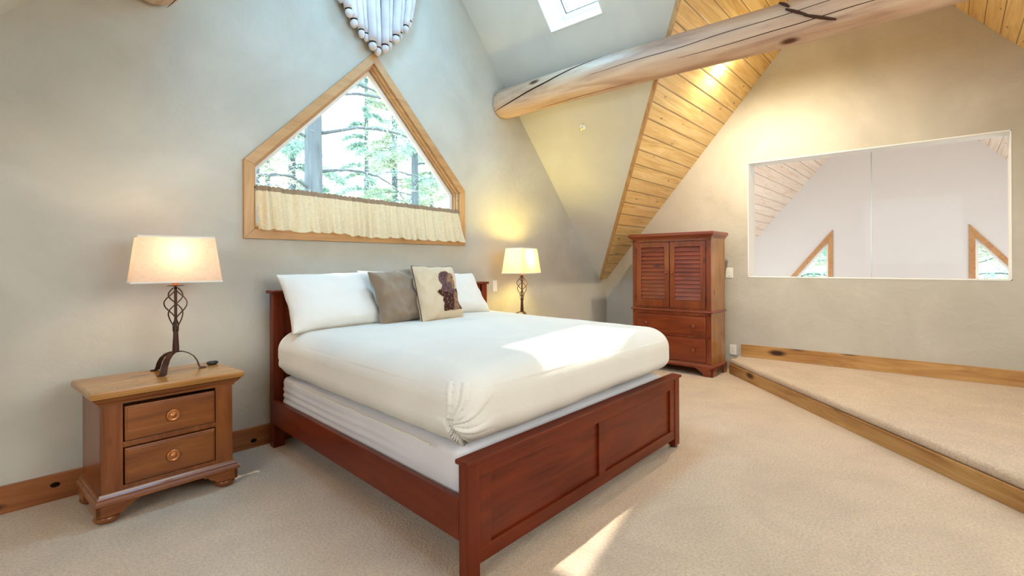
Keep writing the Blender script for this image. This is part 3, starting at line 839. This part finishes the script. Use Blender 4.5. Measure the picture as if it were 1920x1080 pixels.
# ------------------------------------------------------------------ nightstands
def nightstand(loc, rz, label):
    o = empty('nightstand', loc, rz, label, 'nightstand', 'pine nightstands beside the bed')
    w, d, h = .296, .40, .65           # half body width, depth, height
    X0, X1 = -w, w
    bm = bmesh.new()
    box(bm, X0, X0+.018, 0, d, .115, h-.04); box(bm, X1-.018, X1, 0, d, .115, h-.04); box(bm, X0, X1, d-.012, d, .115, h-.04)
    box(bm, X0, X1, 0, d, .115, .13); box(bm, X0, X1, 0, d, h-.055, h-.04)
    obj('body', bm, M_honey_z, o, bevel=.002)
    bm = bmesh.new(); box(bm, X0, X0+.088, -.004, .02, .125, h-.04); box(bm, X1-.088, X1, -.004, .02, .125, h-.04)
    box(bm, X0+.088, X1-.088, -.002, .018, h-.072, h-.04); box(bm, X0+.088, X1-.088, -.002, .018, .353, .380); box(bm, X0+.088, X1-.088, -.002, .018, .125, .167)
    obj('face_frame', bm, M_honey_z, o, bevel=.002)
    for z0, z1 in ((.384, .556), (.172, .348)):
        dr = obj('drawer', B(X0+.094, X1-.094, -.013, .014, z0, z1), M_honey_x, o, bevel=.005, seg=3)
        obj('drawer_panel', B(X0+.102, X1-.102, -.0165, -.010, z0+.010, z1-.010), M_honey_x, dr, bevel=.003)
        zc = (z0+z1)/2
        kb = bmesh.new(); lathe(kb, [(0, -.018), (.024, -.018), (.030, -.022), (.031, -.027), (.026, -.031), (.021, -.027), (.013, -.026), (.011, -.031), (0, -.033)], 28, (0, 0, zc), 'y')
        obj('knob', kb, M_brass, dr, smooth=True)
    # top board with under-moulding
    bm = bmesh.new(); strip_mold(bm, [(0, h-.040), (.032, h-.040), (.043, h-.034), (.048, h-.022), (.047, h-.008), (.040, h), (0, h)], X0, X1, -.002, d)
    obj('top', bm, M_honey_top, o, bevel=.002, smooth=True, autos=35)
    bm = bmesh.new(); strip_mold(bm, [(0, h-.078), (.006, h-.078), (.010, h-.066), (.020, h-.058), (.030, h-.046), (.034, h-.040), (0, h-.040)], X0, X1, -.002, d)
    obj('cornice', bm, M_honey_x, o, smooth=True, autos=30)
    bm = bmesh.new(); strip_mold(bm, [(0, .146), (.006, .146), (.010, .136), (.018, .130), (.018, .122), (.028, .112), (.030, .100), (.024, .096), (.0, .096)], X0, X1, -.002, d)
    obj('base_moulding', bm, M_honey_x, o, smooth=True, autos=30)
    # scrolled bracket skirt and bun feet
    def br(s):
        pts = [(0, .098), (.175, .098), (.172, .086), (.150, .080), (.138, .066), (.120, .060), (.108, .045), (.02, .040), (0, .040)]
        return [(s*(w+.020-p[0]), p[1]) for p in pts]
    for s in (-1, 1):
        bm = bmesh.new(); prism(bm, br(s), 'y', -.020, .0)
        a, b_ = sorted((s*(w+.020), s*(w+.002))); box(bm, a, b_, -.02, .14, .040, .098); obj('bracket', B(a, b_, d-.12, d, .040, .098), M_honey_x, o, bevel=.002)
        obj('bracket', bm, M_honey_x, o, bevel=.002)
        for y in (.035, d-.045):
            bm = bmesh.new(); lathe(bm, [(0, 0), (.030, 0), (.046, .008), (.054, .022), (.050, .036), (.038, .044), (0, .044)], 24, (s*(w-.030), y, 0)); obj('foot', bm, M_honey_z, o, smooth=True)
    return o
nightstand((.810, 3.083, 0), math.radians(1.0), 'honey pine nightstand with two drawers at the left of the bed')
nightstand((3.99, 3.10, 0), 0, 'pine nightstand hidden behind the bed under the far lamp')

# ------------------------------------------------------------------ table lamps
def lamp(loc, rz, label, e, col):
    o = empty('table_lamp', loc, rz, label, 'lamp', 'twisted iron bedside lamps')
    # strap legs
    for a in (-127, 5, 130):
        ca, sa = math.cos(math.radians(a)), math.sin(math.radians(a)); bm = bmesh.new(); rows = []
        P = [(.0, .112), (.03, .110), (.06, .098), (.088, .076), (.106, .046), (.114, .020), (.120, .006), (.138, .003), (.150, .003)]
        K = 24
        for i in range(K+1):
            t = i/K*(len(P)-1); j = min(int(t), len(P)-2); f = t-j
            r, z = P[j][0]*(1-f)+P[j+1][0]*f, P[j][1]*(1-f)+P[j+1][1]*f
            wv = .012+.007*min(1, r/.12)
            if i > K-3: wv *= .8
            rows.append([bm.verts.new((r*ca-q*wv*sa, r*sa+q*wv*ca, z+dz)) for q, dz in ((-1, -.0025), (1, -.0025), (1, .0025), (-1, .0025))])
        for a_, b_ in zip(rows, rows[1:]):
            for k in range(4): bm.faces.new((a_[k], a_[(k+1) % 4], b_[(k+1) % 4], b_[k]))
        bm.faces.new(rows[0]); bm.faces.new(rows[-1])
        obj('leg', bm, M_iron, o, smooth=True, autos=40)
    bm = bmesh.new(); lathe(bm, [(0, .108), (.017, .108), (.017, .125), (.013, .20), (.012, .24), (.0075, .26), (.0075, .49), (0, .49)], 18); obj('stem', bm, M_iron, o, smooth=True, autos=40)
    def rad(z):
        P = [(.225, .011), (.26, .017), (.31, .032), (.36, .052), (.40, .056), (.43, .046), (.455, .028), (.475, .010)]
        for (z0, r0), (z1, r1) in zip(P, P[1:]):
            if z <= z1:
                f = (z-z0)/(z1-z0); f = f*f*(3-2*f) if False else f
                return r0*(1-f)+r1*f
        return P[-1][1]
    for k in range(4):
        bm = bmesh.new(); pts = []
        for i in range(41):
            z = .225+.25*i/40; a = k*PI/2+i/40*PI*1.5; r = (rad(z-.008)+rad(z)+rad(z+.008))/3 if .24 < z < .465 else rad(z)
            pts.append((math.cos(a)*r, math.sin(a)*r, z))
        tube(bm, pts, .0034, 6); obj('cage_wire', bm, M_iron, o, smooth=True)
    bm = bmesh.new(); lathe(bm, [(0, .482), (.04, .486), (.043, .489), (.04, .490), (0, .489)], 28); obj('drip_pan', bm, M_iron, o, smooth=True)
    bm = bmesh.new(); lathe(bm, [(0, .489), (.014, .489), (.014, .535), (.010, .545), (0, .545)], 16); obj('socket', bm, M_brass, o, smooth=True, autos=40)
    bm = bmesh.new(); lathe(bm, [(0, .545), (.012, .55), (.027, .58), (.030, .60), (.022, .625), (0, .635)], 16); obj('bulb', bm, M_bulb, o, smooth=True)
    # shade
    zb, zt = .505, .765; B0, T0 = (.212, .118), (.180, .088)
    def ring(x, y, z, inn=0): return [(-x+inn, -y+inn, z), (x-inn, -y+inn, z), (x-inn, y-inn, z), (-x+inn, y-inn, z)]
    bm = bmesh.new(); lo = [bm.verts.new(p) for p in ring(*B0, zb)]; hi = [bm.verts.new(p) for p in ring(*T0, zt)]
    for i in range(4): bm.faces.new((lo[i], lo[(i+1) % 4], hi[(i+1) % 4], hi[i]))
    sh = obj('lamp_shade', bm, M_shade, o)
    for (x, y), z, hh in ((B0, zb, .009), (T0, zt-.009, .009)):
        bm = bmesh.new()
        q = [bm.verts.new(p) for p in ring(x+.0015, y+.0015, z)]; r_ = [bm.verts.new(p) for p in ring(x+.0012, y+.0012, z+hh)]
        for i in range(4): bm.faces.new((q[i], q[(i+1) % 4], r_[(i+1) % 4], r_[i]))
        obj('hem', bm, M_pillow, sh)
    bm = bmesh.new()
    tube(bm, [(-T0[0], 0, zt-.004), (T0[0], 0, zt-.004)], .002, 6); tube(bm, [(0, -T0[1], zt-.004), (0, T0[1], zt-.004)], .002, 6)
    tube(bm, [(0, .0, .49), (.05, 0, .55), (.052, 0, .66), (0, 0, zt-.004), (-.052, 0, .66), (-.05, 0, .55), (0, 0, .49)], .002, 6)
    obj('harp', bm, M_iron, o, smooth=True)
    l = light('lamp_light', 'POINT', (0, 0, .66), e, col, shadow_soft_size=.07); l.parent = o
    return o
lamp((.893, 3.320, .6505), math.radians(-7), 'lit twisted iron lamp with rectangular shade on the left nightstand', 7.5, (1, .80, .52))
lamp((3.96, 3.32, .6505), math.radians(13), 'lit twisted iron lamp beyond the bed casting yellow light on the wall', 48, (1, .80, .17))

# small black remote on the left nightstand
rm = empty('remote_fob', (1.098, 3.375, .6505), math.radians(20), 'small glossy black oval gadget lying on the left nightstand', 'remote')
bm = bmesh.new(); lathe(bm, [(0, 0), (.022, 0), (.034, .006), (.036, .012), (.028, .019), (.012, .022), (0, .022)], 28, (0, 0, 0), 'z', 1.0, .72); obj('case', bm, M_black, rm, smooth=True)
bm = bmesh.new(); lathe(bm, [(0, .0215), (.008, .0215), (.009, .023), (0, .0238)], 16); obj('button', bm, M_chrome, rm, smooth=True)

# ------------------------------------------------------------------ armoire
ar = empty('armoire', (5.590, 2.447, 0), math.radians(-90-1.0), 'tall reddish pine armoire with louvred doors in the far corner', 'wardrobe')
w, d = .475, .42
bm = bmesh.new()
box(bm, -w, -w+.02, .0, d, .09, 1.555); box(bm, -w, w, d-.015, d, .09, 1.555); box(bm, -w, w, 0, d, .09, .12); box(bm, -w, w, 0, d, 1.54, 1.56); box(bm, -w, w, .02, d, .69, .71)
obj('body', bm, M_arm_z, ar, bevel=.002)
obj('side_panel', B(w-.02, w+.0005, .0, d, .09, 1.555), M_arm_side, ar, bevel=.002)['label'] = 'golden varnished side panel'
bm = bmesh.new()
box(bm, -w, -w+.055, -.006, .018, .72, 1.545); box(bm, w-.055, w, -.006, .018, .72, 1.545); box(bm, -w, w, -.006, .018, 1.505, 1.545); box(bm, -w, w, -.004, .018, .70, .748)
box(bm, -w, -w+.055, -.006, .018, .1, .70); box(bm, w-.055, w, -.006, .018, .1, .70); box(bm, -w, w, -.006, .018, .66, .70); box(bm, -w, w, -.006, .018, .415, .44); box(bm, -w, w, -.006, .018, .1, .145)
obj('face_frame', bm, M_arm_z, ar, bevel=.003)
for s in (-1, 1):
    x0, x1 = sorted((s*.004, s*(w-.058)))
    z0, z1 = .745, 1.502; y0, y1 = -.016, .010
    bm = bmesh.new(); box(bm, x0, x0+.058, y0, y1, z0, z1); box(bm, x1-.058, x1, y0, y1, z0, z1)
    box(bm, x0+.058, x1-.058, y0, y1, z1-.062, z1); box(bm, x0+.058, x1-.058, y0, y1, z0, z0+.085)
    dr = obj('door', bm, M_arm_z, ar, bevel=.003)
    nl_ = 13; a = z0+.09; b_ = z1-.066; bm = bmesh.new()
    for i in range(nl_):
        zc = a+(b_-a)*(i+.5)/nl_; t = (b_-a)/nl_
        pts = [(-.012, zc-t*.52), (-.007, zc-t*.58), (.006, zc+t*.40), (.002, zc+t*.52)]
        prism(bm, [(y, z) for y, z in pts], 'x', x0+.058, x1-.058)
    box(bm, x0+.05, x1-.05, .006, .009, a, b_)
    obj('louvres', bm, M_arm_x, dr, bevel=.001)
    bm = bmesh.new(); lathe(bm, [(0, -.016), (.008, -.016), (.007, -.024), (.014, -.030), (.016, -.038), (.010, -.044), (0, -.045)], 18, (s*.034, 0, 1.14), 'y'); obj('knob', bm, M_arm_x, dr, smooth=True)
    for hz in (.85, 1.40):
        xx = s*(w-.056); obj('hinge', B(xx-.003, xx+.003, -.020, -.006, hz-.03, hz+.03), M_iron, dr)
for z0, z1 in ((.442, .657), (.148, .412)):
    dr = obj('drawer', B(-w+.058, w-.058, -.014, .012, z0, z1), M_arm_x, ar, bevel=.005, seg=3)
    obj('drawer_panel', B(-w+.075, w-.075, -.018, -.010, z0+.018, z1-.018), M_arm_x, dr, bevel=.003)
    for s in (-1, 1):
        bm = bmesh.new(); lathe(bm, [(0, -.018), (.011, -.018), (.010, -.028), (.019, -.036), (.022, -.046), (.015, -.054), (0, -.056)], 20, (s*.285, 0, (z0+z1)/2), 'y'); obj('knob', bm, M_arm_x, dr, smooth=True)
bm = bmesh.new(); strip_mold(bm, [(0, 1.530), (.006, 1.530), (.010, 1.545), (.022, 1.553), (.030, 1.566), (.040, 1.572), (.042, 1.588), (.036, 1.604), (0, 1.605)], -w, w, -.004, d); obj('cornice', bm, M_arm_x, ar, smooth=True, autos=32)
bm = bmesh.new(); strip_mold(bm, [(0, .695), (.004, .695), (.014, .700), (.017, .708), (.012, .718), (.0, .724)], -w, w, -.004, d); obj('waist_moulding', bm, M_arm_x, ar, smooth=True, autos=32)
bm = bmesh.new(); strip_mold(bm, [(0, .130), (.005, .130), (.010, .118), (.020, .108), (.022, .088), (0, .088)], -w, w, -.004, d); obj('base_moulding', bm, M_arm_x, ar, smooth=True, autos=32)
for s in (-1, 1):
    pts = [(s*(w+.02-p), z) for p, z in ((0, .09), (.20, .09), (.185, .078), (.16, .070), (.15, .052), (.12, .045), (.10, .0), (.0, 0))]
    bm = bmesh.new(); prism(bm, pts, 'y', -.024, -.003)
    a, b_ = sorted((s*(w+.02), s*w)); 
    box(bm, a, b_, -.024, .10, 0, .09); obj('bracket_foot', B(a, b_, d-.10, d, 0, .09), M_arm_x, ar, bevel=.002)
    obj('bracket_foot', bm, M_arm_x, ar, bevel=.002)

# ------------------------------------------------------------------ plates on the walls
def plate(name, loc, rz, w_, h_, label, cat, kind, group=None):
    o = empty(name, loc, rz, label, cat, group)
    obj('cover_plate', B(-w_/2, w_/2, -.007, 0, -h_/2, h_/2), M_plate, o, bevel=.003)
    if kind == 'rocker': obj('rocker', B(-.017, .017, -.012, -.005, -.034, .034), M_plate, o, bevel=.003)
    elif kind == 'outlet':
        for s in (-1, 1):
            r = obj('socket', B(-.016, .016, -.009, -.006, s*.020-.014, s*.020+.014), M_plate, o, bevel=.003)
            bm = bmesh.new(); box(bm, -.008, -.005, -.0095, -.0088, s*.020-.005, s*.020+.005); box(bm, .005, .008, -.0095, -.0088, s*.020-.005, s*.020+.005); obj('slots', bm, M_black, r)
    elif kind == 'device':
        obj('display', B(-.022, .022, -.0085, -.006, -.005, .035), M_plate, o, bevel=.001)
        obj('logo_bar', B(-.010, .010, -.0082, -.0065, -.042, -.037), M_chrome, o)
    return o
plate('light_switch', (3.868, YA, 1.022), 0, .066, .118, 'white rocker light switch plate beside the far lamp', 'light switch', 'rocker')
plate('thermostat', (XW, 1.965, 1.137), math.radians(-90), .085, .12, 'small white wall control box between the armoire and the opening', 'wall control', 'device')
plate('power_outlet', (XW, 1.925, .235), math.radians(-90), .075, .12, 'white power outlet low on the wall beside the armoire', 'outlet', 'outlet')

# ------------------------------------------------------------------ cafe curtain
cu = empty('valance_curtain', (2.365, YA-.012, 1.49), 0, 'short cream ruffled curtain across the bottom of the gable window', 'curtain')
bmA = bmesh.new(); bmB = bmesh.new()
nx, nz = 420, 34
x0c, x1c = 1.445, 3.305
def cur(i, j):
    t = i/nx; s = j/nz                    # s 0 top .. 1 hem
    x = x0c+(x1c-x0c)*t
    ph = 112*t+4.0*noise.noise(Vector((t*7, 0, 0)))
    big = math.sin(ph)*.6+math.sin(ph*.47+1)*.6
    fine = math.sin(t*330+2*noise.noise(Vector((t*30, 1, 0))))
    amp = .022+.016*s
    big += .4*math.sin(2*ph+.9); y = amp*big*(.6+.6*noise.noise(Vector((t*4, s, 3))))+.0045*fine*max(0, 1-s*3.2)
    ztop_ = 1.805-.026*t+.004*fine*(1 if s < .1 else 0)
    hem = 1.487-.020*t+.012*noise.noise(Vector((t*9, 4, 0)))+.006*math.sin(ph)
    if t < .38: hem += .012
    z = ztop_+(hem-ztop_)*s
    xs = x+.010*s*math.sin(ph+1)+(.045*s*max(0, t-.8)/.2)
    if s > .9: y += .004*math.sin(t*200)
    if s > .6 and xs > 3.3: y -= .035*(s-.6)
    return Vector((xs-2.365, y-.014-.042*s, z-1.49))
VA = [[None]*(nz+1) for _ in range(nx+1)]
h_ = 4
for bmx, ja, jb in ((bmA, 0, h_), (bmB, h_, nz)):
    g = [[bmx.verts.new(cur(i, j)) for j in range(ja, jb+1)] for i in range(nx+1)]
    for i in range(nx):
        for j in range(jb-ja): bmx.faces.new((g[i][j], g[i+1][j], g[i+1][j+1], g[i][j+1]))
obj('gathered_heading', bmA, M_curtain_hem, cu, smooth=True)
obj('skirt', bmB, M_curtain, cu, smooth=True)
bm = bmesh.new(); tube(bm, [Vector((x0c-.008-2.365, .012, .302)), Vector((x1c+.045-2.365, .012, .276))], .004, 8); obj('rod', bm, M_iron, cu, smooth=True)

# ------------------------------------------------------------------ hide bundle hanging on the wall above the window
hg = empty('wall_hanging', (2.42, YA, 3.9), 0, 'fan of rolled white hide tubes with dark bands above the window', 'wall hanging')
spec = [(2.06, 3.27, -.26, .030), (2.125, 3.175, -.20, .033), (2.185, 3.12, -.15, .036), (2.24, 3.05, -.12, .028), (2.295, 3.045, -.09, .026), (2.345, 2.985, -.06, .037), (2.405, 2.965, -.03, .033),
        (2.465, 3.00, 0, .036), (2.52, 3.05, .03, .028), (2.575, 3.115, .06, .037), (2.63, 3.165, .10, .028), (2.68, 3.235, .15, .030), (2.73, 3.30, .20, .028)]
for k, (x, z, tx, r) in enumerate(spec):
    y = -.055-.02*(k % 2)
    p0 = Vector((x-2.42, y, z+.085-3.9)); p1 = Vector((2.42+(x-2.42)*1.25+tx*.2-2.42, y+.01, .02))
    bm = bmesh.new(); pts = []; rs = []
    for i in range(15):
        t = i/14; pts.append(p0.lerp(p1, t)+Vector((.004*noise.noise(Vector((k, t*3, 0))), 0, 0))); rs.append(r*(.95+.12*noise.noise(Vector((k*3, t*5, 1)))))
    tube(bm, pts, rs, 14)
    tb = obj('hide_roll', bm, M_hide, hg, smooth=True)
    dn = (p0-p1).normalized()
    bm = bmesh.new(); tube(bm, [p0+dn*-.004, p0+dn*.008], [r*.86, r*.66], 12); obj('dark_band', bm, M_band if k < 8 or k % 2 else M_scar, tb, smooth=True)
    bm = bmesh.new()
    prof = [(.55, .004), (.85, .018), (.9, .036), (.75, .054), (.4, .066), (.05, .070)]
    tube(bm, [p0+dn*(q) for _, q in prof], [r*a for a, _ in prof], 12); obj('round_tip', bm, M_hide, tb, smooth=True)
bm = bmesh.new(); prism(bm, [(-.36, 0), (-.34, -.52), (-.18, -.72), (0, -.83), (.16, -.74), (.30, -.55), (.37, 0)], 'y', -.03, -.004)
obj('red_backing', bm, M_redcloth, hg)

# ------------------------------------------------------------------ outside: trees on the slope
M_bark = wood('grey_bark', (82, 90, 102), (100, 110, 122), (118, 130, 142), 'z', .9, .1, 0, 0, .5)
def foliage_mat(name, c):
    m = translucent(name, c, .35); return m
M_needle = [foliage_mat('needles', (150, 178, 160)), foliage_mat('needles_pale', (188, 200, 184)), foliage_mat('needles_blue', (158, 188, 182))]
M_ground = plaster('forest_ground', (176, 166, 140), 16, .3)
rnd = random.Random(11)
def tree(loc, hgt, r, zlo, nb, spread, nm, label, extra=None, leaf=.05, dens=16, down=.25):
    o = empty('conifer_tree', loc, 0, label, 'tree', 'conifer trees outside the windows')
    bm = bmesh.new(); tube(bm, [(0, 0, -3.2+(hgt+3.2)*i/12) for i in range(13)], [r*(1-.6*i/12) for i in range(13)], 16); tk = obj('trunk', bm, M_bark, o, smooth=True)
    bb = bmesh.new(); bf = bmesh.new()
    br = []
    for i in range(nb):
        z = zlo+(hgt-zlo)*(i+rnd.random())/nb; a = rnd.random()*2*PI; L_ = spread*(1-.6*(z-zlo)/(hgt-zlo))*(.6+.5*rnd.random()); br.append((z, a, L_))
    for z, a, L_ in br+(extra or []):
        pts = []; K = 9; w0 = rnd.random()*9
        for k in range(K+1):
            t = k/K; pts.append(Vector((math.cos(a+.35*noise.noise(Vector((w0, t*2, 0))))*L_*t, math.sin(a+.35*noise.noise(Vector((w0, t*2, 0))))*L_*t, z+.10*L_*math.sin(t*PI)-down*L_*t*t+.05*noise.noise(Vector((w0, t*5, 5))))))
        tube(bb, pts, [max(.004, .03*(1-t_/K))*(.5+L_/5) for t_ in range(K+1)], 6)
        for k in range(2, K+1):
            for q in range(dens):
                c = pts[k].lerp(pts[k-1], rnd.random())+Vector((rnd.gauss(0, .16), rnd.gauss(0, .16), rnd.gauss(-.04, .09)))*(.4+L_/4)
                d1 = Vector((rnd.gauss(0, 1), rnd.gauss(0, 1), rnd.gauss(-.2, .6))).normalized()*leaf*(.6+rnd.random())*1.6
                d2 = d1.cross(Vector((rnd.gauss(0, 1), rnd.gauss(0, 1), rnd.gauss(0, 1)))).normalized()*leaf*.22
                vs = [bf.verts.new(c+e) for e in (-d1, d2, d1, -d2)]; bf.faces.new(vs)
    obj('branches', bb, M_bark, tk, smooth=True)
    obj('foliage', bf, nm, o)
    return o
tree((4.45, 8.6, 0), 11, .205, 3.9, 26, 3.0, M_needle[1], 'thick pale grey trunk of a tree close outside the gable window', [(2.9, .2, 3.4), (2.6, 3.3, 2.4), (3.6, -.35, 3.4), (3.5, 2.9, 2.0), (4.3, -.2, 3.6), (4.6, .1, 3.2), (9.2, -1.47, 6.0), (9.5, -1.44, 6.1), (9.0, -1.41, 5.9), (9.3, -1.40, 6.0)], .05, 10)  # the long high boughs are unseen, added to break up the skylight's sun patch
tree((8.2, 10.5, 0), 12, .12, 1.0, 46, 2.9, M_needle[2], 'blue-green conifer in the right half of the gable window', None, .055, 26)
tree((6.0, 15.0, 0), 14, .16, 0.0, 50, 3.4, M_needle[1], 'pale conifer behind the thick trunk outside the gable window', None, .07, 20)
tree((12.5, 16.0, 0), 15, .18, 0.0, 60, 3.8, M_needle[0], 'tall green conifer far right outside the gable window', None, .08, 24)
tree((2.2, 13.0, 0), 12, .14, 0.5, 36, 3.0, M_needle[1], 'pale conifer at the left edge of the gable window', None, .06, 14)
tree((16.5, 3.4, 0), 10, .2, -2.0, 60, 3.2, M_needle[2], 'conifer beyond the left window of the great room', None, .08, 22)
tree((17.0, -1.8, 0), 10, .2, -2.0, 60, 3.2, M_needle[2], 'conifer beyond the right window of the great room', None, .08, 22)
for k in range(13):
    xx = 1.0+k*2.7+rnd.random(); yy = 21 if k % 2 else 28
    tree((xx, yy, 0), 17, .2, -2.0, 54, 3.0, M_needle[1 if k % 3 else 2], 'pale distant conifer in the forest beyond the windows', None, .13, 26)
for k in range(5):
    tree((22+rnd.random()*6, -6+k*3.2, 0), 15, .2, -3.0, 50, 4.0, M_needle[1], 'pale distant conifer in the forest beyond the windows', None, .12, 22)
bm = bmesh.new(); g = {}
for i in range(41):
    for j in range(41):
        x, y = -30+i*2.4, -30+j*2.6; r = max(0, max(y-14, (x-20)*.9))
        g[i, j] = bm.verts.new((x, y, -3.2+.30*r+.5*noise.noise(Vector((x*.1, y*.1, 0)))*min(1, r*.2)))
for i in range(40):
    for j in range(40): bm.faces.new((g[i, j], g[i+1, j], g[i+1, j+1], g[i, j+1]))
struct('ground', bm, M_ground, smooth=True)
